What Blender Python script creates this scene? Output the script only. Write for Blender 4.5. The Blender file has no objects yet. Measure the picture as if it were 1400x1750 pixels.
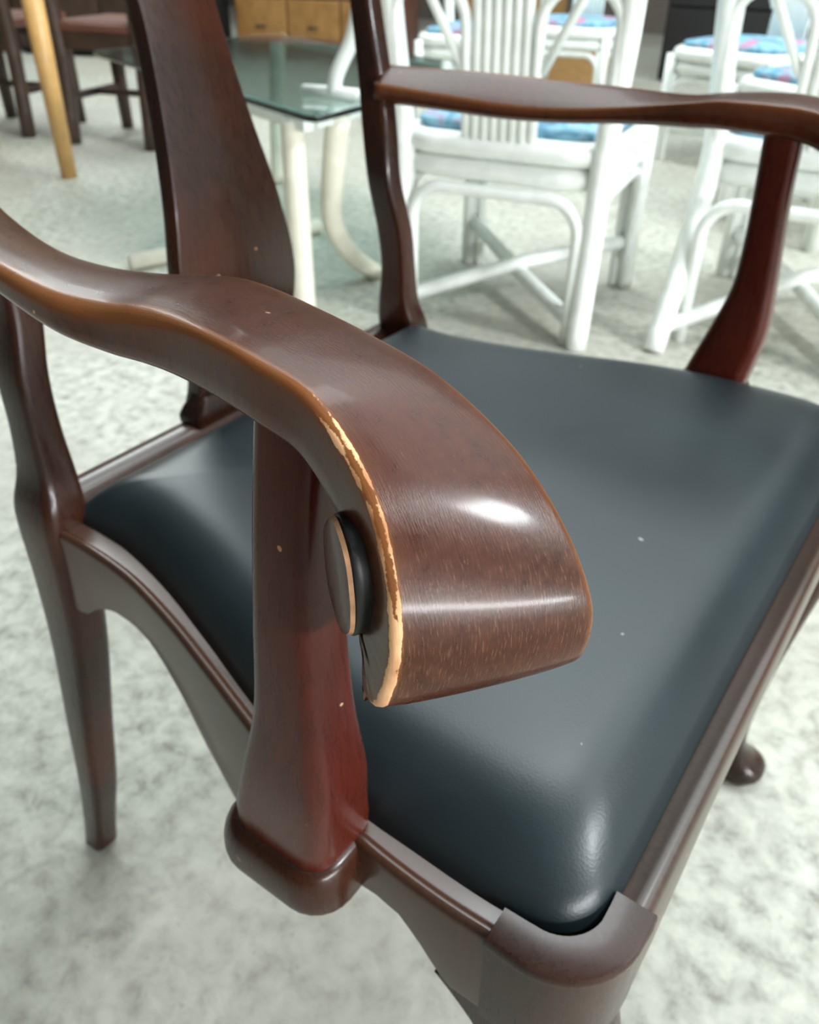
import bpy, math, random
from mathutils import Vector, Matrix
random.seed(7)
C = bpy.context.scene.collection
sc = bpy.context.scene

# ---------------------------------------------------------------- camera
cam_d = bpy.data.cameras.new('camera'); cam = bpy.data.objects.new('camera', cam_d); C.objects.link(cam)
cam_d.sensor_fit = 'VERTICAL'; cam_d.sensor_height = 36.0; cam_d.lens = 1410.43 / 1750 * 36
cam_d.clip_start = 0.02; cam_d.clip_end = 60
yaw, pitch, roll = 0.60937, 0.60532, 0.01334
fw = Vector((-math.sin(yaw)*math.cos(pitch), math.cos(yaw)*math.cos(pitch), -math.sin(pitch)))
rt = Vector((math.cos(yaw), math.sin(yaw), 0)); up = rt.cross(fw)
r2 = rt*math.cos(roll) + up*math.sin(roll); u2 = -rt*math.sin(roll) + up*math.cos(roll)
m = Matrix((r2, u2, -fw)).transposed().to_4x4(); m.translation = Vector((0.25469, -0.44682, 0.76105))
cam.matrix_world = m
cam_d.dof.use_dof = True; cam_d.dof.focus_distance = 0.235; cam_d.dof.aperture_fstop = 17.0
sc.camera = cam

# ---------------------------------------------------------------- world, lights, exposure
w = bpy.data.worlds.new('hall_daylight'); sc.world = w; w.use_nodes = True
nt = w.node_tree; bg = nt.nodes['Background']
tc = nt.nodes.new('ShaderNodeTexCoord'); sp = nt.nodes.new('ShaderNodeSeparateXYZ'); rp = nt.nodes.new('ShaderNodeValToRGB')
nt.links.new(tc.outputs['Generated'], sp.inputs[0]); nt.links.new(sp.outputs['Z'], rp.inputs[0]); nt.links.new(rp.outputs[0], bg.inputs[0])
rp.color_ramp.elements[0].position = 0.0; rp.color_ramp.elements[0].color = (0.80, 0.86, 0.84, 1)
rp.color_ramp.elements[1].position = 1.0; rp.color_ramp.elements[1].color = (0.66, 0.80, 0.90, 1)
bg.inputs[1].default_value = 1.1
def area(name, loc, tgt, sx, sy, power, col=(1, 1, 1)):
    d = bpy.data.lights.new(name, 'AREA'); d.shape = 'RECTANGLE'; d.size = sx; d.size_y = sy; d.energy = power; d.color = col
    o = bpy.data.objects.new(name, d); C.objects.link(o); o.location = loc
    o.rotation_euler = (Vector(tgt) - Vector(loc)).to_track_quat('-Z', 'Y').to_euler(); return o
area('roof_light', (-0.3, 3.2, 4.4), (-0.3, 2.8, 0), 7.0, 4.0, 330, (0.88, 0.98, 1))  # broad panel added overhead, stands in for a bright roof lining
area('roof_light', (-0.25, 1.95, 4.35), (-0.2, 1.6, 0), 1.3, 0.9, 45, (0.90, 0.98, 1))
area('roof_light', (-5.8, 3.6, 4.1), (-3.0, 1.6, 0), 2.4, 2.2, 190, (0.93, 1, 0.99))
area('high_window', (4.6, 1.45, 4.45), (0.1, -0.2, 0.6), 0.9, 0.8, 420, (0.92, 0.98, 1))
area('open_front_daylight', (5.2, -1.4, 1.35), (0, -0.1, 0.5), 3.2, 0.26, 300, (0.95, 0.98, 1))
sc.view_settings.view_transform = 'Standard'; sc.view_settings.look = 'None'
sc.view_settings.exposure = 0.04; sc.view_settings.gamma = 1.0; sc.view_settings.use_curve_mapping = False

# ---------------------------------------------------------------- materials
def new_mat(name):
    mt = bpy.data.materials.new(name); mt.use_nodes = True
    return mt, mt.node_tree, mt.node_tree.nodes['Principled BSDF']
def N(t, kind, **kw):
    n = t.nodes.new(kind)
    for k, v in kw.items():
        if k in n.inputs.keys(): n.inputs[k].default_value = v
        else: setattr(n, k, v)
    return n
def ramp(t, fac, stops):
    r = t.nodes.new('ShaderNodeValToRGB'); t.links.new(fac, r.inputs[0]); e = r.color_ramp.elements
    e[0].position, e[0].color = stops[0][0], (*stops[0][1], 1); e[1].position, e[1].color = stops[-1][0], (*stops[-1][1], 1)
    for p, c in stops[1:-1]:
        x = e.new(p); x.color = (*c, 1)
    return r.outputs[0]
def mix(t, fac, a, b):
    x = t.nodes.new('ShaderNodeMix'); x.data_type = 'RGBA'
    for s, i in ((fac, 0), (a, 6), (b, 7)):
        if hasattr(s, 'links'): t.links.new(s, x.inputs[i])
        else: x.inputs[i].default_value = s if i == 0 else (*s, 1)
    return x.outputs[2]
def math_(t, op, a, b=0.0, c=0.0, clamp=False):
    x = t.nodes.new('ShaderNodeMath'); x.operation = op; x.use_clamp = clamp
    for i, s in enumerate((a, b, c)):
        if hasattr(s, 'links'): t.links.new(s, x.inputs[i])
        else: x.inputs[i].default_value = s
    return x.outputs[0]
def mapped(t, scale, coord='Object'):
    tcn = t.nodes.new('ShaderNodeTexCoord'); mp = t.nodes.new('ShaderNodeMapping'); mp.inputs['Scale'].default_value = scale
    t.links.new(tcn.outputs[coord], mp.inputs[0]); return mp.outputs[0]
def bump(t, b, h, strength, dist=0.001):
    x = t.nodes.new('ShaderNodeBump'); x.inputs['Strength'].default_value = strength; x.inputs['Distance'].default_value = dist
    t.links.new(h, x.inputs['Height']); t.links.new(x.outputs[0], b.inputs['Normal'])

def wood(name, dark, mid, red, rough=0.27, coat=0.12, spec=0.28, worn=False, grain=(60, 60, 7)):
    mt, t, b = new_mat(name)
    v = mapped(t, grain)
    n1 = N(t, 'ShaderNodeTexNoise', Scale=6.0, Detail=5.0, Roughness=0.65); t.links.new(v, n1.inputs[0])
    v2 = mapped(t, (1, 1, 1)); n2 = N(t, 'ShaderNodeTexNoise', Scale=9.0, Detail=2.0); t.links.new(v2, n2.inputs[0])
    col = ramp(t, n1.outputs[0], [(0.3, dark), (0.7, mid)])
    f = ramp(t, n2.outputs[0], [(0.42, (0, 0, 0)), (0.68, (1, 1, 1))])
    col = mix(t, math_(t, 'MULTIPLY', f, 0.7), col, red)
    # tiny chips of bare wood
    vo = N(t, 'ShaderNodeTexNoise', Scale=130.0, Detail=1.0); t.links.new(v2, vo.inputs[0])
    chips = ramp(t, vo.outputs[0], [(0.80, (0, 0, 0)), (0.812, (1, 1, 1))])
    col = mix(t, chips, col, (0.42, 0.22, 0.13))
    rg = math_(t, 'MULTIPLY_ADD', n1.outputs[0], 0.12, rough - 0.05)
    if worn:
        at = t.nodes.new('ShaderNodeAttribute'); at.attribute_name = 'wear'
        ab = t.nodes.new('ShaderNodeAttribute'); ab.attribute_name = 'bevel'
        v3 = mapped(t, (1, 1, 1)); n3 = N(t, 'ShaderNodeTexNoise', Scale=170.0, Detail=6.0, Roughness=0.7); t.links.new(v3, n3.inputs[0])
        # lighter brown tint along the bevel
        col = mix(t, math_(t, 'MULTIPLY', ab.outputs['Fac'], 0.75), col, (0.27, 0.10, 0.032))
        s = math_(t, 'ADD', at.outputs['Fac'], math_(t, 'MULTIPLY_ADD', n3.outputs[0], 0.9, -0.45))
        wm = ramp(t, s, [(0.53, (0, 0, 0)), (0.58, (1, 1, 1))])
        n4 = N(t, 'ShaderNodeTexNoise', Scale=60.0, Detail=3.0); t.links.new(v3, n4.inputs[0])
        tan = ramp(t, n4.outputs[0], [(0.35, (0.40, 0.16, 0.065)), (0.6, (0.80, 0.46, 0.24))])
        col = mix(t, wm, col, tan)
        rg = math_(t, 'ADD', rg, math_(t, 'MULTIPLY', wm, 0.25))
        # fine hairline scratches
        sc_ = t.nodes.new('ShaderNodeAttribute'); sc_.attribute_name = 'scuff'
        u = t.nodes.new('ShaderNodeUVMap'); mp = t.nodes.new('ShaderNodeMapping'); mp.inputs['Scale'].default_value = (220, 1700, 1); mp.inputs['Rotation'].default_value = (0, 0, 0.0)
        t.links.new(u.outputs[0], mp.inputs[0]); n5 = N(t, 'ShaderNodeTexNoise', Scale=1.0, Detail=4.0, Roughness=0.7); t.links.new(mp.outputs[0], n5.inputs[0])
        hl = ramp(t, math_(t, 'ADD', n5.outputs[0], math_(t, 'MULTIPLY_ADD', sc_.outputs['Fac'], 0.13, -0.05)), [(0.62, (0, 0, 0)), (0.74, (1, 1, 1))])
        col = mix(t, math_(t, 'MULTIPLY', hl, 0.20), col, (0.40, 0.21, 0.12))
        h = math_(t, 'ADD', math_(t, 'MULTIPLY', n5.outputs[0], 1.0), math_(t, 'MULTIPLY', n3.outputs[0], 0.3))
        bump(t, b, h, 0.22, 0.0006)
    else:
        bump(t, b, n1.outputs[0], 0.05, 0.0005)
    t.links.new(col, b.inputs['Base Color']); t.links.new(rg, b.inputs['Roughness'])
    b.inputs['Specular IOR Level'].default_value = spec; b.inputs['Coat Weight'].default_value = coat; b.inputs['Coat Roughness'].default_value = 0.12
    return mt
M = {}
M['mahogany'] = wood('mahogany', (0.010, 0.0038, 0.0022), (0.023, 0.0085, 0.0045), (0.044, 0.0105, 0.004))
M['post'] = wood('mahogany_red', (0.040, 0.0062, 0.0035), (0.064, 0.0105, 0.0055), (0.092, 0.015, 0.007), coat=0.10, spec=0.2)
M['arm'] = wood('mahogany_worn', (0.027, 0.0068, 0.0026), (0.060, 0.019, 0.0068), (0.072, 0.013, 0.0045), rough=0.28, coat=0.14, spec=0.22, worn=True, grain=(30, 30, 30))
M['rail'] = wood('mahogany_rail', (0.026, 0.012, 0.007), (0.050, 0.025, 0.014), (0.065, 0.021, 0.010), rough=0.3, spec=0.45, coat=0.2)
def leather():
    mt, t, b = new_mat('black_leather')
    v = mapped(t, (1, 1, 1))
    n = N(t, 'ShaderNodeTexNoise', Scale=7.0, Detail=4.0); t.links.new(v, n.inputs[0])
    col = ramp(t, n.outputs[0], [(0.3, (0.006, 0.011, 0.013)), (0.7, (0.010, 0.019, 0.023))])
    vn = N(t, 'ShaderNodeTexNoise', Scale=140.0, Detail=1.0); t.links.new(v, vn.inputs[0])
    sp_ = ramp(t, vn.outputs[0], [(0.825, (0, 0, 0)), (0.835, (1, 1, 1))])
    col = mix(t, sp_, col, (0.25, 0.27, 0.26))
    t.links.new(col, b.inputs['Base Color'])
    t.links.new(math_(t, 'MULTIPLY_ADD', n.outputs[0], 0.14, 0.30), b.inputs['Roughness'])
    vo = N(t, 'ShaderNodeTexVoronoi', Scale=900.0); t.links.new(v, vo.inputs[0])
    h = math_(t, 'ADD', math_(t, 'MULTIPLY', vo.outputs[0], 0.15), math_(t, 'MULTIPLY', n.outputs[0], 2.0))
    bump(t, b, h, 0.25, 0.001)
    b.inputs['Specular IOR Level'].default_value = 0.5
    return mt
M['leather'] = leather()
def plain(name, col, rough=0.5, var=0.08, scale=30, **kw):
    mt, t, b = new_mat(name)
    n = N(t, 'ShaderNodeTexNoise', Scale=float(scale), Detail=3.0); t.links.new(mapped(t, (1, 1, 1)), n.inputs[0])
    lo = tuple(max(0, c*(1-var*2)) for c in col); hi = tuple(min(1, c*(1+var)) for c in col)
    t.links.new(ramp(t, n.outputs[0], [(0.3, lo), (0.7, hi)]), b.inputs['Base Color'])
    b.inputs['Roughness'].default_value = rough
    for k, v in kw.items(): b.inputs[k].default_value = v
    return mt
M['white'] = plain('white_paint_on_cane', (0.88, 0.91, 0.87), 0.35, 0.04)
M['cream'] = plain('cream_paint', (0.80, 0.76, 0.64), 0.45, 0.04)
M['lightwood'] = plain('pale_varnished_wood', (0.62, 0.36, 0.13), 0.35, 0.1, 12)
M['darkwood'] = plain('dark_stained_wood', (0.060, 0.034, 0.024), 0.35, 0.15, 12)
M['redwood'] = plain('red_brown_wood', (0.16, 0.065, 0.045), 0.35, 0.12, 12)
M['orangewood'] = plain('honey_wood', (0.30, 0.15, 0.045), 0.4, 0.12, 12)
M['black'] = plain('furniture_black', (0.008, 0.008, 0.008), 0.6)  # near-black colour of the sideboards and drawer handles
M['carton'] = plain('brown_carton', (0.36, 0.20, 0.07), 0.7)
M['rimblack'] = plain('black_rim_wood', (0.010, 0.009, 0.009), 0.45, 0.3, 200)  # near-black colour for the side of the scroll buttons
M['barewood'] = plain('bare_wood', (0.62, 0.33, 0.17), 0.55, 0.2, 150)
M['grey'] = plain('grey_cloth', (0.42, 0.43, 0.41), 0.8)
M['nearpaint'] = plain('brown_grey_wall', (0.12, 0.10, 0.09), 0.8)
M['ceil'] = plain('pale_roof_lining', (0.46, 0.53, 0.56), 0.8)
M['wallpaint'] = plain('dim_wall', (0.16, 0.13, 0.11), 0.8)
def floral():
    mt, t, b = new_mat('blue_floral_cloth'); v = mapped(t, (1, 1, 1))
    n = N(t, 'ShaderNodeTexNoise', Scale=16.0, Detail=3.0, Distortion=1.2); t.links.new(v, n.inputs[0])
    col = ramp(t, n.outputs[0], [(0.34, (0.09, 0.16, 0.25)), (0.46, (0.14, 0.33, 0.46)), (0.56, (0.24, 0.48, 0.60)), (0.68, (0.36, 0.26, 0.40))])
    n2 = N(t, 'ShaderNodeTexNoise', Scale=9.0, Detail=1.0); t.links.new(v, n2.inputs[0])
    col = mix(t, ramp(t, n2.outputs[0], [(0.60, (0, 0, 0)), (0.68, (1, 1, 1))]), col, (0.45, 0.20, 0.30))
    t.links.new(col, b.inputs['Base Color']); b.inputs['Roughness'].default_value = 0.8
    return mt
M['floral'] = floral()
def floor_mat():
    mt, t, b = new_mat('speckled_concrete'); v = mapped(t, (1, 1, 1))
    a = N(t, 'ShaderNodeTexNoise', Scale=38.0, Detail=6.0, Roughness=0.62, Distortion=0.3); t.links.new(v, a.inputs[0])
    c = N(t, 'ShaderNodeTexNoise', Scale=2.2, Detail=4.0); t.links.new(v, c.inputs[0])
    d = N(t, 'ShaderNodeTexNoise', Scale=85.0, Detail=3.0, Roughness=0.7); t.links.new(v, d.inputs[0])
    col = ramp(t, a.outputs[0], [(0.30, (0.20, 0.19, 0.155)), (0.43, (0.355, 0.35, 0.295)), (0.55, (0.47, 0.465, 0.40)), (0.72, (0.58, 0.575, 0.49))])
    col = mix(t, ramp(t, c.outputs[0], [(0.40, (0, 0, 0)), (0.60, (0.6, 0.6, 0.6))]), col, (0.36, 0.34, 0.29))
    col = mix(t, ramp(t, d.outputs[0], [(0.62, (0, 0, 0)), (0.74, (0.6, 0.6, 0.6))]), col, (0.22, 0.21, 0.18))
    t.links.new(col, b.inputs['Base Color']); b.inputs['Roughness'].default_value = 0.6
    bump(t, b, a.outputs[0], 0.4, 0.003)
    return mt
M['floor'] = floor_mat()
def glass():
    mt, t, b = new_mat('greenish_glass')
    b.inputs['Base Color'].default_value = (0.66, 0.86, 0.83, 1); b.inputs['Transmission Weight'].default_value = 1.0
    b.inputs['Roughness'].default_value = 0.02; b.inputs['IOR'].default_value = 1.5
    n = N(t, 'ShaderNodeTexNoise', Scale=20.0); t.links.new(mapped(t, (1, 1, 1)), n.inputs[0])
    t.links.new(math_(t, 'MULTIPLY', n.outputs[0], 0.05), b.inputs['Roughness'])
    return mt
M['glass'] = glass()
M['teal'] = plain('teal_glass', (0.05, 0.22, 0.22), 0.15, 0.1, 10)

# ---------------------------------------------------------------- mesh helpers
def link(name, verts, faces, mat, parent=None, smooth=True):
    me = bpy.data.meshes.new(name); me.from_pydata([tuple(v) for v in verts], [], faces); me.update()
    me.materials.append(M[mat])
    if smooth: me.polygons.foreach_set('use_smooth', [True]*len(me.polygons))
    o = bpy.data.objects.new(name, me); C.objects.link(o)
    if parent: o.parent = parent
    return o
def fix(o):
    import bmesh
    bm = bmesh.new(); bm.from_mesh(o.data); bmesh.ops.recalc_face_normals(bm, faces=bm.faces); bm.to_mesh(o.data); bm.free(); return o
def autosmooth(o, ang=35):
    me = o.data; import bmesh
    bm = bmesh.new(); bm.from_mesh(me); bmesh.ops.recalc_face_normals(bm, faces=bm.faces)
    for e in bm.edges:
        if len(e.link_faces) == 2 and e.calc_face_angle(0) > math.radians(ang): e.smooth = False
    bm.to_mesh(me); bm.free(); return o
def thing(name, label, cat, loc=(0, 0, 0), rz=0, group=None):
    o = bpy.data.objects.new(name, None); C.objects.link(o); o.location = loc; o.rotation_euler = (0, 0, rz)
    o.empty_display_size = 0.05; tag(o, label, cat, group); return o
def tag(o, label, cat, group=None):
    o['label'] = label; o['category'] = cat
    if group: o['group'] = group
    return o
def struct(o): o['kind'] = 'structure'; return o
def loft(rings, closed=False, caps=True):
    n = len(rings[0]); V = [v for r in rings for v in r]; F = []
    R = len(rings)
    for i in range(R if closed else R-1):
        a, b = i*n, ((i+1) % R)*n
        for j in range(n):
            k = (j+1) % n; F.append((a+j, a+k, b+k, b+j))
    if caps and not closed:
        F.append(tuple(range(n-1, -1, -1))); F.append(tuple((R-1)*n+j for j in range(n)))
    return V, F
def rrect(hx, hy, r, seg=4):
    """rounded rectangle outline, 2-D, counter-clockwise"""
    r = min(r, hx*0.999, hy*0.999); P = []
    for cx, cy, a0 in ((hx-r, hy-r, 0), (-hx+r, hy-r, 90), (-hx+r, -hy+r, 180), (hx-r, -hy+r, 270)):
        for k in range(seg+1):
            a = math.radians(a0+90*k/seg); P.append((cx+r*math.cos(a), cy+r*math.sin(a)))
    return P
def catmull(P, per=8, closed=False):
    P = [tuple(p) for p in P]; n = len(P); out = []
    rng = n if closed else n-1
    for i in range(rng):
        if closed: a, b, c, d = P[i-1], P[i], P[(i+1) % n], P[(i+2) % n]
        else:
            b, c = P[i], P[i+1]
            a = P[i-1] if i > 0 else tuple(2*x-y for x, y in zip(b, c))
            d = P[i+2] if i+2 < n else tuple(2*y-x for x, y in zip(b, c))
        for k in range(per):
            t = k/per
            out.append(tuple(0.5*(2*q+(r-p)*t+(2*p-5*q+4*r-s)*t*t+(3*q-p-3*r+s)*t**3) for p, q, r, s in zip(a, b, c, d)))
    if not closed: out.append(P[-1])
    return out
def tube_geo(path, rad, seg=10, closed=False):
    P = [Vector(p) for p in path]; n = len(P); rings = []; prev = None
    for i in range(n):
        if closed: T = (P[(i+1) % n]-P[i-1]).normalized()
        else: T = (P[min(i+1, n-1)]-P[max(i-1, 0)]).normalized()
        if prev is None: A = T.orthogonal().normalized()
        else:
            A = prev-T*prev.dot(T); A.normalize()
        prev = A; B = T.cross(A); r = rad[i] if isinstance(rad, (list, tuple)) else rad
        rings.append([P[i]+A*r*math.cos(2*math.pi*j/seg)+B*r*math.sin(2*math.pi*j/seg) for j in range(seg)])
    return loft(rings, closed=closed)
def tube(name, path, rad, mat, parent=None, seg=10, closed=False):
    V, F = tube_geo(path, rad, seg, closed); return link(name, V, F, mat, parent)
def join(geos):
    V, F = [], []
    for v, f in geos:
        o = len(V); V += list(v); F += [tuple(i+o for i in x) for x in f]
    return V, F
def box_geo(lo, hi, bev=0.0):
    x0, y0, z0 = lo; x1, y1, z1 = hi
    hx, hy = (x1-x0)/2, (y1-y0)/2; cx, cy = (x0+x1)/2, (y0+y1)/2
    bev = min(bev, hx*.5, hy*.5, (z1-z0)*.3)
    if bev <= 0:
        R = [[(cx+a*hx, cy+b*hy, z) for a, b in ((1, 1), (-1, 1), (-1, -1), (1, -1))] for z in (z0, z1)]
        return loft(R)
    rings = []
    for z, ins in ((z0, bev), (z0+bev, 0), (z1-bev, 0), (z1, bev)):
        rings.append([(cx+px, cy+py, z) for px, py in rrect(hx-ins, hy-ins, bev, 2)])
    return loft(rings)
def box(name, lo, hi, mat, parent=None, bev=0.003):
    V, F = box_geo(lo, hi, bev); return autosmooth(link(name, V, F, mat, parent))
def post_loft(name, rows, mat, parent, rr=0.3, seg=4, per=6, mirror=False):
    """rows: (x, y, z, hx, hy); horizontal rounded-rect rings, smoothed along z"""
    R = []
    for x, y, z, hx, hy in catmull(rows, per):
        R.append([(x+a, (y+b)*(1 if not mirror else 1), z) for a, b in rrect(hx, hy, rr*min(hx, hy), seg)])
    if mirror: R = [[(a, -b, c) for a, b, c in r] for r in R]
    V, F = loft(R); o = link(name, V, F, mat, parent); return fix(o)

# ---------------------------------------------------------------- setting
V, F = box_geo((-14, -6, -0.1), (8, 16, 0.0)); fl = struct(link('floor', V, F, 'floor', smooth=False))
V, F = box_geo((-14, 9.0, 0.0), (8, 9.2, 4.5)); struct(link('wall_back', V, F, 'wallpaint', smooth=False))
V, F = box_geo((-10.2, -6, 0.0), (-10.0, 9.0, 4.5)); struct(link('wall_left', V, F, 'wallpaint', smooth=False))

V, F = box_geo((-10.2, -3.2, 0.0), (8, -3.0, 4.6)); struct(link('light_block_wall', V, F, 'nearpaint', smooth=False))  # unseen wall added behind the camera to cut ambient light on facing sides
V, F = box_geo((-14, -3.2, 4.6), (8, 16, 4.8)); struct(link('ceiling', V, F, 'ceil', smooth=False))

# ================================================================ the armchair
chair = thing('armchair', 'dark mahogany armchair with black leather seat, worn scrolled arms and solid splat', 'armchair')

# plan outline of the seat, near side (y<0): rear post to front centre
OUT = [(-0.225, -0.219), (-0.197, -0.219), (-0.164, -0.219), (-0.118, -0.223), (-0.066, -0.235), (-0.016, -0.250), (0.022, -0.262),
       (0.070, -0.276), (0.118, -0.283), (0.156, -0.2855), (0.187, -0.285)]
def offset_path(P, d):
    out = []
    for i in range(len(P)):
        a, b = P[max(i-1, 0)], P[min(i+1, len(P)-1)]
        tx, ty = b[0]-a[0], b[1]-a[1]; L = math.hypot(tx, ty)
        out.append((P[i][0]-ty/L*d, P[i][1]+tx/L*d))     # left of travel = inwards for the near side
    return out
ZR = 0.4347
RB = [(-0.23, .362), (-0.195, .364), (-0.18, .368), (-0.166, .380), (-0.146, .390), (-0.12, .393), (-0.10, .392), (-0.083, .385), (-0.064, .374), (-0.042, .356), (-0.006, .338),
      (0.03, .335), (0.07, .352), (0.095, .388), (0.109, .401), (0.124, .406), (0.138, .405), (0.148, .397), (0.158, .385), (0.166, .377), (0.19, .376)]
def zbot(x, T=RB):
    if x <= T[0][0]: return T[0][1]
    for (a, u), (b, v) in zip(T[:-1], T[1:]):
        if x <= b: return u+(v-u)*(x-a)/(b-a)
    return T[-1][1]
def rail_sweep(path, zb, parent, name, depth=0.021, mirror=False, mat='rail'):
    # profile across: offset inwards d, height z ; zb = bottom height function
    prof = [(0.0005, None), (0.0, 0.45), (0.0, ZR-0.0045), (0.0010, ZR-0.0018), (0.0028, ZR-0.0004), (0.0046, ZR-0.0004), (0.0060, ZR-0.0016), (0.0070, ZR-0.0028),
            (0.0085, ZR-0.0030), (depth-0.003, ZR-0.0022), (depth, ZR-0.006), (depth, None)]
    rings = []
    offs = {d: offset_path(path, d) for d, _ in prof}
    for i in range(len(path)):
        b = zb(path[i][0]); r = []
        for d, z in prof:
            x, y = offs[d][i]
            zz = b if z is None else (b+0.003 if z == 0.45 else z)
            r.append((x, y if not mirror else -y, zz))
        rings.append(r)
    V, F = loft(rings); return autosmooth(link(name, V, F, mat, parent), 50)
path_side = catmull(OUT, 6)
for mir in (False, True):
    rail_sweep([p for p in path_side if -0.222 < p[0]], zbot, chair, 'side_rail', mirror=mir)
# front rail, straight between the two corner blocks
XF = 0.2325
def zfront(y):
    a = abs(y)
    return 0.366 if a > .2 else (0.366+0.028*(0.2-a)/0.06 if a > .14 else 0.394+0.006*math.cos(a/0.14*math.pi/2))
fp = [(XF, -0.238+0.476*i/40) for i in range(41)]
prof = [(0.0, None), (0.0, ZR-0.0045), (0.0012, ZR-0.0015), (0.003, ZR-0.0002), (0.0075, ZR-0.0006), (0.0085, ZR-0.0016), (0.0145, ZR-0.0026), (0.02, ZR-0.006), (0.02, None)]
rings = [[(x-d, y, (zfront(y) if z is None else z)) for d, z in prof] for x, y in fp]
V, F = loft(rings); autosmooth(link('front_rail', V, F, 'rail', chair), 50)
# back rail
prof = [(-0.243, 0.372), (-0.243, ZR-0.003), (-0.240, ZR), (-0.226, ZR), (-0.221, ZR-0.003), (-0.221, 0.372)]
rings = [[(x, y, z) for x, z in prof] for y in (-0.212, 0.212)]
V, F = loft(rings); autosmooth(link('back_rail', V, F, 'rail', chair), 60)

# ---- front legs: corner block with a U-shaped top face, knee, ankle and pad foot
def corner_block(mirror):
    # outline (outer then inner) of the block seen from above
    outer = [(0.182, -0.2855), (0.192, -0.2858)]
    cx, cy, r = 0.197, -0.250, 0.036
    for k in range(13):
        a = math.radians(-90+90*k/12); outer.append((cx+0.0+r*math.cos(a)*1.0, cy+r*math.sin(a)))
    outer += [(0.2335, -0.243), (0.2332, -0.237)]
    ic, jc, ri = 0.1985, -0.2495, 0.0205
    inner = [(0.2165, -0.237), (0.2168, -0.243)]
    for k in range(1, 12):
        a = math.radians(0-90*k/12); inner.append((0.1965+ri*math.cos(a), -0.2495+ri*math.sin(a)))
    inner += [(0.192, -0.2702), (0.182, -0.2705)]
    poly = outer+inner; n = len(poly)
    def grow(P, d):
        c = (0.195, -0.248); return [(x+(x-c[0])/max(1e-6, math.hypot(x-c[0], y-c[1]))*d*(1 if i < len(outer) else 0), y+(y-c[1])/max(1e-6, math.hypot(x-c[0], y-c[1]))*d*(1 if i < len(outer) else 0)) for i, (x, y) in enumerate(P)]
    rings = []
    for z, d in ((0.372, -0.0005), (0.380, 0.0), (0.4290, 0.0), (0.4300, 0.0013), (0.4335, 0.0016), (0.4352, 0.0008), (0.4358, -0.0008)):
        rings.append([(x, y, z) for x, y in grow(poly, d)])
    return rings
for s in (-1, 1):
    rings = corner_block(False)
    if s > 0: rings = [[(x, -y, z) for x, y, z in r] for r in rings]
    V, F = loft(rings); n = len(rings[0]); F = [f for f in F if len(f) == 4]
    # triangulated U caps: pair outer with inner points
    def ucap(base, flip):
        no = 17; ni = n-no; fs = []
        i, j = 0, n-1
        while i < no-1 or j > no:
            if (i/(no-1)) <= ((n-1-j)/(ni-1)) and i < no-1: fs.append((base+i, base+i+1, base+j)); i += 1
            elif j > no: fs.append((base+i, base+j-1, base+j)); j -= 1
            else: fs.append((base+i, base+i+1, base+j)); i += 1
        return fs
    F += ucap(0, True)+ucap((len(rings)-1)*n, False)
    blk = autosmooth(link('front_leg', V, F, 'mahogany', chair), 40)
    # cabriole shaft as a sub-part of the leg's own mesh child
    sy = s
    rows = [(0.203, 0.252, 0.400, 0.020, 0.022), (0.207, 0.257, 0.372, 0.026, 0.026), (0.212, 0.262, 0.345, 0.0285, 0.0285), (0.214, 0.262, 0.310, 0.026, 0.026), (0.209, 0.257, 0.250, 0.021, 0.021),
            (0.203, 0.250, 0.170, 0.0165, 0.0165), (0.200, 0.246, 0.100, 0.0145, 0.0145), (0.201, 0.247, 0.055, 0.0145, 0.0145), (0.207, 0.252, 0.032, 0.019, 0.019), (0.213, 0.258, 0.019, 0.026, 0.026),
            (0.2145, 0.2595, 0.010, 0.0275, 0.0275), (0.213, 0.258, 0.0, 0.022, 0.022)]
    post_loft('cabriole_shaft', [(x, sy*y, z, a, b) for x, y, z, a, b in rows], 'mahogany', blk, rr=0.85, seg=5)
    # shaped knee brackets beside the leg
    for ax in (0, 1):
        P = []
        for t in range(7):
            u = t/6
            ext = 0.030*(1-u)**1.6; zz = 0.378-0.038*u
            P.append((ext, zz))
        rings = []
        for ext, zz in P:
            if ax == 0: rings.append([(0.190-ext-0.002, s*y, zz) for y in (0.268, 0.284)]+[(0.205, s*y, zz) for y in (0.284, 0.268)])
            else: rings.append([(x, s*(0.240-ext-0.002), zz) for x in (0.216, 0.2315)]+[(x, s*0.25, zz) for x in (0.2315, 0.216)])
        V, F = loft(rings); autosmooth(link('knee_bracket', V, F, 'mahogany', blk), 50)

# ---- rear legs running up into the back posts
rows = [(-0.290, 0.212, 0.0, 0.0130, 0.0125), (-0.279, 0.211, 0.045, 0.0130, 0.0125), (-0.260, 0.210, 0.12, 0.0145, 0.014), (-0.243, 0.209, 0.21, 0.0165, 0.015), (-0.223, 0.208, 0.31, 0.019, 0.016),
        (-0.214, 0.208, 0.38, 0.021, 0.0165), (-0.212, 0.208, 0.425, 0.0225, 0.0165), (-0.213, 0.206, 0.445, 0.0225, 0.0160), (-0.2145, 0.2015, 0.468, 0.0178, 0.0135), (-0.2145, 0.2005, 0.50, 0.0150, 0.0115),
        (-0.2170, 0.1980, 0.535, 0.0150, 0.0112), (-0.2215, 0.1885, 0.58, 0.0135, 0.0112), (-0.2300, 0.1935, 0.62, 0.0142, 0.0110), (-0.243, 0.2045, 0.66, 0.0135, 0.0108), (-0.266, 0.2210, 0.72, 0.0115, 0.0110),
        (-0.298, 0.236, 0.84, 0.0115, 0.012), (-0.316, 0.224, 0.92, 0.0115, 0.015), (-0.321, 0.212, 0.95, 0.0115, 0.018)]
for s in (-1, 1):
    post_loft('rear_leg', [(x, s*y, z, a, b) for x, y, z, a, b in rows], 'mahogany', chair, rr=0.5)
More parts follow.
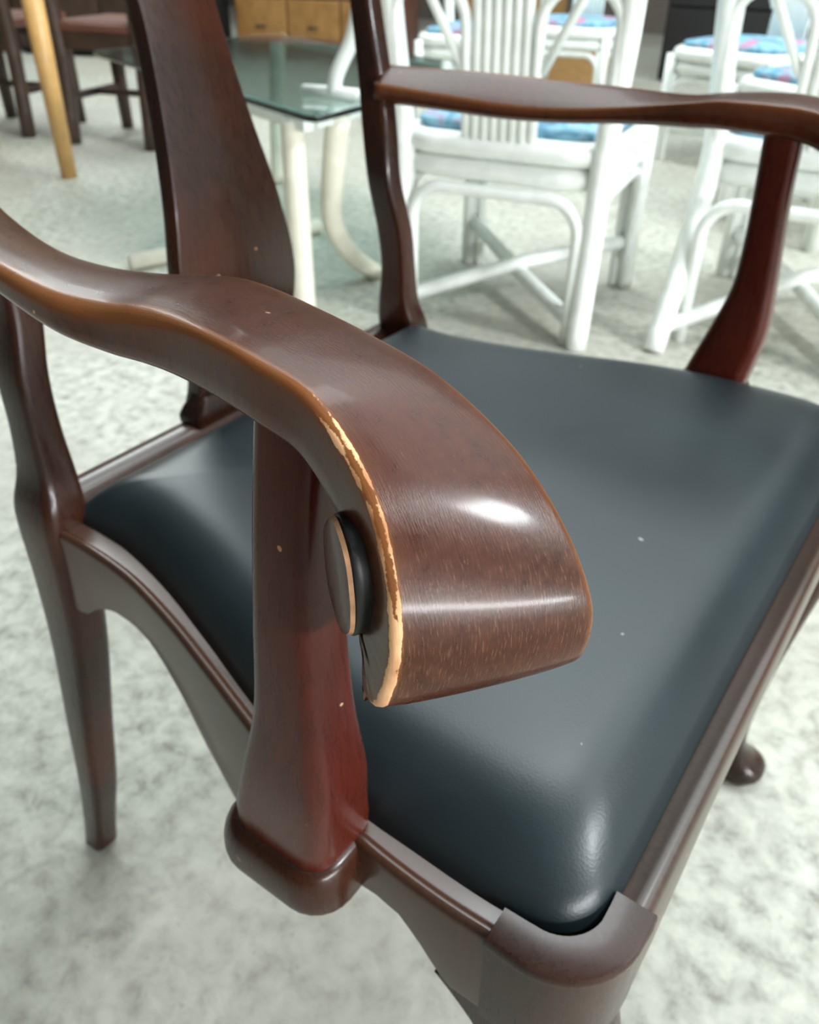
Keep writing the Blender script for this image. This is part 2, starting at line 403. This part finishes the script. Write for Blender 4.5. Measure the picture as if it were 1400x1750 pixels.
# crest rail
rings = []
for i in range(41):
    u = -1+2*i/40; y = 0.228*u; zc = 0.965+0.018*math.cos(u*math.pi*1.0)*(1-abs(u))+0.006*math.cos(3*math.pi*u); h = 0.030+0.012*math.cos(u*math.pi/2)
    h *= (1 if abs(u) < .93 else 0.8); x = -0.318-0.012*math.cos(u*math.pi/2)
    rings.append([(x+a, y, zc+b) for a, b in rrect(0.011, h, 0.009)])
V, F = loft(rings); fix(link('crest_rail', V, F, 'mahogany', chair))
# splat: vase-shaped board, spooned
SP = [(0.445, 0.052, -0.226), (0.46, 0.050, -0.222), (0.485, 0.0515, -0.217), (0.510, 0.0575, -0.214), (0.535, 0.0600, -0.213), (0.56, 0.0580, -0.214), (0.59, 0.0525, -0.217), (0.62, 0.0475, -0.221), (0.65, 0.0430, -0.226),
      (0.68, 0.0395, -0.231), (0.71, 0.0375, -0.236), (0.735, 0.0380, -0.241), (0.77, 0.044, -0.250), (0.81, 0.058, -0.262), (0.85, 0.070, -0.278), (0.89, 0.066, -0.293), (0.94, 0.060, -0.309)]
rings = []
for z, hw, x in catmull(SP, 5):
    hw = hw*1.03-max(0, min(.12, z-.6))*.035
    rings.append([(x-0.015-max(0, min(.15, z-.6))*.06+a, b, z) for a, b in rrect(0.0075, hw, 0.0022, 2)])
V, F = loft(rings); autosmooth(link('splat', V, F, 'mahogany', chair), 40)
# shoe under the splat
rings = []
for z, hx, hy in ((0.434, 0.014, 0.064), (0.440, 0.014, 0.064), (0.446, 0.0125, 0.060), (0.452, 0.010, 0.055), (0.456, 0.009, 0.053)):
    rings.append([(-0.233+a, b, z) for a, b in rrect(hx, hy, 0.005, 3)])
V, F = loft(rings); autosmooth(link('splat_shoe', V, F, 'mahogany', chair), 50)

# ---- leather cushion
IN = [(-0.204, -0.150), (-0.203, -0.196), (-0.188, -0.2005), (-0.151, -0.2015), (-0.096, -0.2125), (-0.039, -0.230), (0.012, -0.2475), (0.060, -0.262), (0.105, -0.2685), (0.133, -0.2700), (0.166, -0.2710), (0.187, -0.270), (0.203, -0.2655), (0.213, -0.256), (0.2175, -0.243), (0.2185, -0.22), (0.2175, -0.14), (0.217, -0.05)]
IN = IN+[(x, -y) for x, y in reversed(IN)]
OL = catmull([(x, y) for x, y in IN], 5, closed=True)
cx, cy = 0.01, 0.0
rings = []
NS = 30
HC = 0.026
for k in range(NS):
    s = 1-k/NS
    e = 1-s**1.0
    d = 1-s
    edge = (1-(1-min(1, d/0.22))**2.6) if d < .22 else 1.0
    z = 0.430+0.002+HC*edge+0.007*(1-s*s)
    rings.append([(cx+(x-cx)*s, cy+(y-cy)*s, z) for x, y in OL])
bulge = []
for k, (sc_s, z) in enumerate(((0.985, 0.424), (0.998, 0.430))):
    bulge.append([(cx+(x-cx)*sc_s, cy+(y-cy)*sc_s, z) for x, y in OL])
rings = bulge+rings
V, F = loft(rings, caps=False); V.append((cx, cy, rings[-1][0][2])); n = len(OL); b = (len(rings)-1)*n
F += [(b+j, b+(j+1) % n, len(V)-1) for j in range(n)]; F.append(tuple(range(n-1, -1, -1)))
fix(link('seat_cushion', V, F, 'leather', chair))

# ---- arms: (x, z, y, width, thickness, turn) along the top centre line, rear to scroll
ARM = [(-0.2350, 0.660, -0.2040, 0.0418, 0.0176, 0.2882, 0.0117),
       (-0.1797, 0.6524, -0.2319, 0.0428, 0.016, 0.2697, 0.0171),
       (-0.1291, 0.6479, -0.2477, 0.0435, 0.015, 0.2496, 0.0197),
       (-0.0805, 0.6481, -0.2609, 0.0443, 0.0145, 0.224, 0.0172),
       (-0.0371, 0.6523, -0.2695, 0.0452, 0.015, 0.192, 0.0113),
       (-0.0024, 0.6574, -0.2728, 0.0461, 0.0172, 0.1602, 0.0043),
       (0.0229, 0.6614, -0.2713, 0.0461, 0.0194, 0.1425, 0.0007),
       (0.043, 0.6645, -0.2719, 0.0457, 0.0211, 0.1384, 0.0009),
       (0.0617, 0.665, -0.2736, 0.045, 0.0221, 0.1501, 0.0023),
       (0.0818, 0.6646, -0.2771, 0.0443, 0.0229, 0.1778, 0.0039),
       (0.1048, 0.6631, -0.281, 0.0444, 0.0235, 0.2234, 0.0049),
       (0.1297, 0.6573, -0.283, 0.0458, 0.025, 0.2942, 0.0063),
       (0.1544, 0.644, -0.2872, 0.0504, 0.0275, 0.393, 0.0039),
       (0.1709, 0.6273, -0.2929, 0.0558, 0.03, 0.5034, 0.0018),
       (0.1801, 0.6094, -0.2981, 0.0604, 0.032, 0.5989, 0.0003),
       (0.1794, 0.5934, -0.2995, 0.0621, 0.031, 0.6477, -0.0008),
       (0.1735, 0.5822, -0.296, 0.0622, 0.024, 0.655, -0.0008),
       (0.1655, 0.5775, -0.2905, 0.0615, 0.014, 0.655, -0.0008)]   # x, z, y, width, thickness, turn, outer edge lift
def build_arm(mirror, mat):
    st = catmull(ARM, 10)
    n = len(st); rings = []; wear = []; bev = []; scf = []; uvs = []
    P = [Vector((a[0], a[2], a[1])) for a in st]
    L = 0.0
    for i, a in enumerate(st):
        T = (P[min(i+1, n-1)]-P[max(i-1, 0)]).normalized()
        psi = a[5]; Cx = Vector((math.sin(psi), math.cos(psi), 0))      # across, towards the inside
        T = (T-Cx*T.dot(Cx)).normalized(); Nn = Cx.cross(T) if Cx.cross(T).z > 0 or abs(T.z) > .6 else -Cx.cross(T)
        Nn = Cx.cross(T)*-1
        if i and Nn.dot(prevN) < 0: Nn = -Nn
        if i == 0 and Nn.z < 0: Nn = -Nn
        prevN = Nn
        if i: L += (P[i]-P[i-1]).length
        hw = a[3]/2; th = a[4]; u = i/(n-1)
        endf = 1.0
        fr = (n-1-i)
        if fr < 5: endf = max(0.25, math.sqrt(max(0.0, 1-((5-fr)/5.0)**2)))
        bo = 0.0030+0.0022*max(0.0, min(1.0, (.52-u)/.10))       # outer top bevel
        bi = 0.0022
        crown = 0.0012
        # section points (across c: -hw outer .. +hw inner ; depth d from top), wear value, bevel value
        th2 = th*endf
        wv = 0.0
        if u > .57: wv = min(1.0, (u-.57)/.10)
        sec = []
        sec.append((-hw, -(th2-0.005), 0.05*wv, 0)); sec.append((-hw, -bo*1.15-(th2-0.005-bo*1.15)*.66, 0.0, 0)); sec.append((-hw, -bo*1.15-(th2-0.005-bo*1.15)*.33, 0.05, 0)); sec.append((-hw, -bo*1.15, 0.30*wv, .25))
        mid = .30 if u < .80 else .68
        sec.append((-hw+bo*.10, -bo*.60, 0.66*wv, 1)); sec.append((-hw+bo*.42, -bo*.20, mid*wv+.10, 1)); sec.append((-hw+bo*.9, -bo*.02, 0.62*wv+.04, .7)); sec.append((-hw+bo*1.3, 0, 0.12, .1))
        for k in range(1, 10):
            c = -hw+bo*1.3+(2*hw-bo*1.3-bi*1.3)*k/10; sec.append((c, crown*(1-(c/hw)**2), 0.0, 0))
        wi = .44 if (.76 < u < .80 or .84 < u < .90) else .14
        sec.append((hw-bi*1.3, 0, 0.05, .05)); sec.append((hw-bi*.6, -bi*.1, wi*.8, .4)); sec.append((hw-bi*.2, -bi*.4, wi, .5)); sec.append((hw, -bi*1.1, wi*.5, .2))
        sec.append((hw, -th2*.4, 0, 0)); sec.append((hw-0.001, -(th2-0.006), 0, 0)); sec.append((hw-0.006, -(th2-0.0005), 0, .1)); sec.append((hw*.4, -th2, 0, 0)); sec.append((-hw*.4, -th2, 0, 0)); sec.append((-hw+0.006, -(th2-0.0005), 0, .1)); sec.append((-hw+0.001, -(th2-0.003), 0.05, .1))
        rings.append([P[i]+Cx*c+Nn*d+Vector((0, 0, a[6]*(0.5-c/(2*hw)))) for c, d, _, _ in sec]); wear += [x[2] for x in sec]; bev += [x[3] for x in sec]
        scuff = 1.0 if u > .80 else max(0.0, (u-.64)/.16)
        scf += [scuff]*len(sec); uvs += [(L, c) for c, d, _, _ in sec]
    if mirror: rings = [[Vector((v.x, -v.y, v.z)) for v in r] for r in rings]
    V, F = loft(rings); o = link('arm', V, F, mat, chair); me = o.data
    for nm, arr in (('wear', wear), ('bevel', bev), ('scuff', scf)):
        at = me.attributes.new(nm, 'FLOAT', 'POINT'); at.data.foreach_set('value', arr)
    uv = me.uv_layers.new(name='UVMap')
    for lp in me.loops: uv.data[lp.index].uv = uvs[lp.vertex_index]
    fix(o); return o
arm_near = build_arm(False, 'arm'); arm_far = build_arm(True, 'arm')
# scroll button on the outer cheek of each arm
def button(arm, s):
    S = 0.60; nrm = Vector((-math.sin(S), -math.cos(S), 0)); hd = Vector((math.cos(S), -math.sin(S), 0)); upv = Vector((0, 0, 1))
    c = Vector((0.1385, -0.2985, 0.6140))+nrm*0.0060+hd*0.0045
    def disk(r, d, n=40, jag=0.0):
        return [c+nrm*d+(hd*math.cos(2*math.pi*k/n)*0.72+upv*math.sin(2*math.pi*k/n))*(r*(1+jag*math.sin(k*5.3))) for k in range(n)]
    rings = [disk(0.0170, -0.010), disk(0.0192, 0.002), disk(0.0195, 0.0040, jag=0.012), disk(0.0180, 0.0050, jag=0.02)]
    face = [disk(0.0190, 0.0049, jag=0.015), disk(0.0185, 0.0062, jag=0.02), disk(0.0150, 0.0068), disk(0.005, 0.0070)]
    for nm, rg, mt in (('scroll_button', rings, 'rimblack'),):
        if s > 0: rg = [[Vector((v.x, -v.y, v.z)) for v in r] for r in rg]; face = [[Vector((v.x, -v.y, v.z)) for v in r] for r in face]
        V, F = loft(rg); o = autosmooth(link(nm, V, F, mt, arm), 60)
        o['label'] = 'round button with a black, cracked rim'
        V, F = loft(face[:2]); autosmooth(link('button_rim', V, F, 'barewood', arm), 60)
        V, F = loft(face[1:]); autosmooth(link('button_face', V, F, 'post', arm), 60)
button(arm_near, -1); button(arm_far, 1)
# arm supports with the lapped foot
SUP = [(0.0945, 0.2745, 0.652, 0.0135, 0.0115), (0.0950, 0.2775, 0.635, 0.0140, 0.0115), (0.0955, 0.2835, 0.600, 0.0138, 0.0120), (0.0970, 0.2885, 0.560, 0.0148, 0.0128), (0.0980, 0.2910, 0.520, 0.0172, 0.0145),
       (0.0950, 0.2905, 0.485, 0.0230, 0.0180), (0.0890, 0.2880, 0.455, 0.0260, 0.0200), (0.0855, 0.2850, 0.437, 0.0270, 0.0210), (0.0845, 0.2835, 0.425, 0.0255, 0.0200)]
for s in (-1, 1):
    sup = post_loft('arm_support', [(x, s*y, z, a, b) for x, y, z, a, b in SUP], 'post', chair, rr=0.55)
    foot = [(0.0830, 0.2790, 0.397, 0.010, 0.006), (0.0830, 0.2815, 0.399, 0.0210, 0.0135), (0.0830, 0.2850, 0.405, 0.0330, 0.0235), (0.0830, 0.2870, 0.412, 0.0345, 0.0255), (0.0830, 0.2870, 0.424, 0.0335, 0.0250), (0.0835, 0.2865, 0.431, 0.0305, 0.0225), (0.084, 0.2860, 0.434, 0.025, 0.018)]
    post_loft('support_foot', [(x, s*y, z, a, b) for x, y, z, a, b in foot], 'mahogany', sup, rr=0.75, seg=6)

# ================================================================ white cane dining chairs
def arch_path(x0, x1, zb, zt, y, r=0.07, n=6):
    P = [(x0, y, zb)]
    P += [(x0+r-r*math.cos(math.pi/2*k/n), y, zt-r+r*math.sin(math.pi/2*k/n)) for k in range(n+1)]
    P += [(x1-r+r*math.sin(math.pi/2*k/n), y, zt-r+r*math.cos(math.pi/2*k/n)) for k in range(n+1)]
    P += [(x1, y, zb)]
    return P
def rot_path(P): return [(-y, x, z) for x, y, z in P]
def cane_chair(label, loc, rz, kick=0.03):
    t = thing('cane_chair', label, 'chair', loc, rz, 'white painted cane chairs behind the armchair')
    hw, hd = 0.225, 0.215
    # back legs carry on up as back posts, front legs stop at the seat
    for s in (-1, 1):
        tube('back_post', catmull([(s*(hw+0.00), -hd-kick, 0.0), (s*hw, -hd-kick*.35, 0.2), (s*hw, -hd, 0.40), (s*(hw+.018), -hd-0.02, 0.62), (s*(hw+.03), -hd-0.06, 0.86)], 5), 0.024, 'white', t, 12)
        tube('front_leg', [(s*hw, hd, 0.0), (s*hw, hd, 0.40)], 0.021, 'white', t, 12)
        for dx in (-0.033, ):
            tube('leg_cane', [(s*(hw-0.030), hd, 0.0), (s*(hw-0.030), hd, 0.33)], 0.011, 'white', t, 8)
    # two bent canes round the seat
    def ring(z, r, ex):
        P = [(x, y) for x, y in rrect(hw+ex, hd+ex, 0.09, 6)]
        return tube('seat_rail', [(x, y, z) for x, y in P], r, 'white', t, 10, closed=True)
    ring(0.402, 0.025, 0.006); ring(0.352, 0.023, 0.0)
    V, F = box_geo((-hw+.015, -hd+.015, 0.385), (hw-.015, hd-.015, 0.412), 0.01); link('seat_board', V, F, 'white', t)
    # cushion
    rings = []
    for k in range(9):
        f = k/8; z = 0.412+0.048*math.sin(math.pi/2*min(1, f*1.0)) if k else 0.412
        ins = 0.02*(1-math.sin(math.pi*min(.5, f*.6+.1))) + 0.20*max(0, f-.45)
        rings.append([(x, y, z) for x, y in rrect(hw-0.005-ins, hd-0.005-ins, 0.07*(1-f*.3), 5)])
    V, F = loft(rings); link('cushion', V, F, 'floral', t)
    # arched braces under the seat on all four sides
    for y in (-hd, hd):
        tube('arch_brace', arch_path(-hw+.030, hw-.030, 0.0, 0.312, y-(kick*.5 if y < 0 else 0)), 0.0145, 'white', t, 8)
    for x in (-hw, hw):
        tube('arch_brace', rot_path(arch_path(-hd+.025, hd-.025, 0.08, 0.312, x)), 0.011, 'white', t, 8)
    # crossed stretchers
    tube('stretcher', [(-hw, -hd-kick*.8, 0.045), (0, 0, 0.095), (hw, hd, 0.125)], 0.018, 'white', t, 10)
    tube('stretcher', [(hw, -hd-kick*.8, 0.045), (0, 0, 0.070), (-hw, hd, 0.125)], 0.018, 'white', t, 10)
    # back: panel of upright canes between two arches, top rail
    for k in range(6):
        x = -0.052+0.0208*k
        tube('back_cane', [(x, -hd-0.012, 0.385), (x, -hd-0.028, 0.62), (x, -hd-0.062, 0.88)], 0.0122, 'white', t, 8)
    for s in (-1, 1):
        a, b2 = sorted((s*0.072, s*0.222))
        P = arch_path(a, b2, 0.40, 0.70, 0, r=0.072)
        tube('back_arch', [(x*(1+max(0, z-.4)*.25), -hd-0.01-(z-.4)*0.1, z) for x, y, z in P], 0.0115, 'white', t, 8)
        tube('back_brace', [(s*0.085, -hd-.02, 0.55), (s*0.225, -hd-.05, 0.80)], 0.010, 'white', t, 8)
    tube('top_rail', catmull([(-hw-.03, -hd-.06, .86), (-.15, -hd-.075, .91), (0, -hd-.08, .925), (.15, -hd-.075, .91), (hw+.03, -hd-.06, .86)], 5), 0.018, 'white', t, 10)
    return t
def copy_tree(o, parent=None):
    c = o.copy(); C.objects.link(c); c.parent = parent
    for ch in list(o.children): copy_tree(ch, c)
    return c
A0 = Vector((-0.972, 1.143, 0)); B0 = Vector((-0.455, 1.232, 0)); d = (B0-A0).normalized(); nn = Vector((-d.y, d.x, 0))
yawA = math.atan2(d.y, d.x)
cA = A0+d*0.302+nn*0.225
ch0 = cane_chair('white cane chair with blue cushion, nearest one, slatted back seen over far arm', (cA.x, cA.y, 0), yawA)
def put(label, x, y, rz):
    o = copy_tree(ch0); o.location = (x, y, 0); o.rotation_euler = (0, 0, rz); o['label'] = label; return o
chB = cane_chair('white cane chair with kicked-out back leg, behind the far arm support', (-0.105, 1.735, 0), math.radians(4), kick=0.20)
put('white cane chair farthest left, beyond the back of the nearest cane chair', -1.98, 3.28, math.radians(195))
put('white cane chair with a brown carton on the floor below its seat', -1.86, 3.98, math.radians(190))
put('white cane chair between the carton and the right edge, mauve-blue cushion', -0.80, 3.42, math.radians(165))
put('white cane chair cut by right edge, directly behind the kicked-leg chair', -0.28, 2.60, math.radians(150))

# ================================================================ glass table
tb = thing('glass_table', 'low glass-topped table on cream painted legs, behind the splat', 'table', (-1.65, 1.60, 0))
TC = Vector((-1.65, 1.60, 0))
corners = [Vector((-0.965, 0.942, 0)), Vector((-1.07, 1.87, 0)), Vector((-2.30, 2.30, 0)), Vector((-2.31, 1.41, 0))]
def rounded_poly(P, r, ins, seg=5):
    out = []; n = len(P)
    for i in range(n):
        a, b, c = P[i-1], P[i], P[(i+1) % n]; u = (a-b).normalized(); v = (c-b).normalized()
        p0, p2 = b+u*r, b+v*r
        for k in range(seg+1):
            t_ = k/seg; q_ = p0*(1-t_)**2+b*2*t_*(1-t_)+p2*t_*t_; o_ = q_-TC; out.append(o_*(1-ins/o_.length))
    return out
rings = [[(v.x, v.y, z) for v in rounded_poly(corners, 0.05, ins)] for z, ins in ((0.450, 0.003), (0.453, 0), (0.459, 0), (0.462, 0.003))]
V, F = loft(rings); autosmooth(fix(link('glass_top', V, F, 'glass', tb)))
def lp(x, y, z): return (x-TC.x, y-TC.y, z)
def leg_(P, r0=0.023, r1=0.029):
    path = catmull([lp(*p) for p in P], 5); tube('leg', path, [r0+(r1-r0)*i/(len(path)-1) for i in range(len(path))], 'cream', tb, 14)
leg_([(-1.08, 1.00, 0.0), (-1.08, 1.00, 0.15), (-1.08, 1.00, 0.30), (-1.08, 1.00, 0.44)], 0.030, 0.025)
leg_([(-1.10, 1.34, 0.0), (-1.12, 1.24, 0.08), (-1.12, 1.17, 0.18), (-1.08, 1.13, 0.30), (-1.04, 1.11, 0.44)])
leg_([(-2.05, 1.95, 0.0), (-2.08, 2.0, 0.18), (-2.12, 2.08, 0.44)]); leg_([(-2.0, 1.62, 0.0), (-2.1, 1.6, 0.18), (-2.17, 1.58, 0.44)])
tube('foot_bar', [lp(-1.68, 0.96, 0.022), lp(-1.50, 1.55, 0.022)], 0.022, 'cream', tb, 10)
for p0, p1 in (((-1.02, 0.985), (-1.75, 1.235)), ((-1.04, 1.03), (-1.10, 1.80)), ((-1.14, 1.80), (-2.2, 2.20))):
    d_ = (Vector(p1)-Vector(p0)).normalized()*0.5; nx, ny = -d_.y*.022, d_.x*.022
    R_ = [[lp(p0[0]+a*nx, p0[1]+a*ny, z) for a, z in ((1, .425), (-1, .425), (-1, .449), (1, .449))], [lp(p1[0]+a*nx, p1[1]+a*ny, z) for a, z in ((1, .425), (-1, .425), (-1, .449), (1, .449))]]
    V, F = loft(R_); autosmooth(link('under_rail', V, F, 'white', tb))
st = thing('curved_stand', 'white bent cane stand with a flat foot standing on the glass table', 'stand', (-1.10, 1.17, 0.462))
tube('stem', catmull([(0, 0, 0.012), (0.01, 0.0, 0.05), (0.045, 0.02, 0.13), (0.055, 0.03, 0.22), (0.04, 0.03, 0.34), (0.0, 0.02, 0.42)], 5), 0.017, 'white', st, 12)
V, F = tube_geo([(-0.075, -0.02, 0.0125), (0.0, 0.0, 0.0125), (0.07, 0.0, 0.0125)], 0.0125, 10); link('foot', V, F, 'white', st)

# ================================================================ left and far background
# pale wooden stool leg etc.
def simple_table(name, label, cat, loc, rz, sx, sy, h, top, leg, lr=0.022, thick=0.03, stretch=True, splay=0.03, apron=True):
    t = thing(name, label, cat, loc, rz)
    o = box('top', (-sx/2, -sy/2, h-thick), (sx/2, sy/2, h), top, t, 0.006)
    for a in (-1, 1):
        for b in (-1, 1):
            x, y = a*(sx/2-.04), b*(sy/2-.04)
            tube('leg', [(x+a*splay, y+b*splay*.5, 0), (x, y, h-thick)], [lr*.75, lr], leg, t, 10)
    if stretch:
        for b in (-1, 1): box('stretcher', (-sx/2+.04, b*(sy/2-.04)-.009, h*.36-.014), (sx/2-.04, b*(sy/2-.04)+.009, h*.36+.014), leg, t)
        for a in (-1, 1): box('stretcher', (a*(sx/2-.04)-.009, -sy/2+.04, h*.42-.014), (a*(sx/2-.04)+.009, sy/2-.04, h*.42+.014), leg, t)
    if apron:
        for b in (-1, 1): box('apron', (-sx/2+.03, b*(sy/2-.035)-.01, h-thick-.06), (sx/2-.03, b*(sy/2-.035)+.01, h-thick), leg, t)
    return t
# pale leg: corner foot at (-2.733, 1.527)
simple_table('pale_table', 'pale honey wooden table with tapered leg, left edge of the photo', 'table', (-3.13, 1.34, 0), math.radians(-10), 0.80, 0.58, 0.74, 'lightwood', 'lightwood', 0.040, stretch=False, splay=0.0)
def dark_chair(label, loc, rz):
    t = thing('dining_chair', label, 'chair', loc, rz, 'dark wooden dining chairs at the far left')
    box('seat', (-.22, -.21, .43), (.22, .21, .475), 'redwood', t, .012)
    for a in (-1, 1):
        tube('leg', [(a*.20, .19, 0), (a*.195, .18, .43)], [.028, .034], 'darkwood', t, 8)
        tube('back_post', catmull([(a*.20, -.22, 0), (a*.195, -.19, .43), (a*.20, -.25, .95)], 4), .032, 'darkwood', t, 8)
        box('stretcher', (a*.195-.009, -.19, .17), (a*.195+.009, .18, .20), 'darkwood', t)
    box('stretcher', (-.19, -.012, .172), (.19, .012, .198), 'darkwood', t)
    box('seat_rail', (-.20, .175, .37), (.20, .195, .43), 'darkwood', t); box('seat_rail', (-.20, -.20, .37), (.20, -.18, .43), 'darkwood', t)
    box('back_rail', (-.20, -.262, .86), (.20, -.235, .97), 'darkwood', t); box('back_rail', (-.20, -.235, .62), (.20, -.215, .67), 'darkwood', t)
    return t
dark_chair('dark wooden dining chair at the far left edge, behind the pale table leg', (-3.80, 2.03, 0), math.radians(20))
o = dark_chair('dark wooden dining chair with red-brown seat showing left of the splat top', (-3.13, 2.20, 0), math.radians(17))
def cabinet(label, loc, rz, sx, sy, h, body, front, nd, group=None, bays=2):
    t = thing('sideboard', label, 'cabinet', loc, rz, group)
    box('body', (-sx/2, -sy/2+.02, .015), (sx/2, sy/2, h), body, t, .005)
    for b in range(bays):
        for k in range(nd):
            x0 = -sx/2+.02+b*(sx-.04)/bays; x1 = x0+(sx-.04)/bays-.015; z0 = .05+k*(h-.07)/nd; z1 = z0+(h-.07)/nd-.015
            dr = box('drawer', (x0, -sy/2-.002, z0), (x1, -sy/2+.03, z1), front, t, .004)
            V, F = tube_geo([((x0+x1)/2-.04, -sy/2-.018, (z0+z1)/2), ((x0+x1)/2+.04, -sy/2-.018, (z0+z1)/2)], .007, 8); link('handle', V, F, 'black', dr)
    for a in (-1, 1):
        for c in (-1, 1): box('foot', (a*(sx/2-.05)-.025, c*(sy/2-.06)-.025, 0), (a*(sx/2-.05)+.025, c*(sy/2-.06)+.025, .03), body, t)
    return t
cabinet('dark brown sideboard with honey drawers beyond the glass table', (-4.45, 5.12, 0), math.radians(18), 1.3, .5, .80, 'redwood', 'orangewood', 2, bays=3)
cabinet('dark chest of drawers at the far left beyond the dining chairs', (-7.7, 3.68, 0), math.radians(18), 2.0, .5, .8, 'darkwood', 'darkwood', 3)
cabinet('black sideboard against the far end, left of the sideboard with honey drawers', (-5.83, 4.30, 0), math.radians(18), 1.6, .5, .8, 'black', 'darkwood', 2)
cabinet('black sideboard behind the white cane chairs', (-0.9, 5.9, 0), math.radians(5), 2.2, .5, .85, 'black', 'black', 2)
box_o = box('carton', (-2.80, 5.0, 0), (-2.10, 5.35, 0.26), 'carton', None); tag(box_o, 'brown carton on the floor seen beneath the middle cane chair', 'box')
box_o = box('carton', (-3.55, 5.6, 0), (-2.95, 6.1, 0.45), 'carton', None); tag(box_o, 'taller brown carton behind the upper left cane chair', 'box')
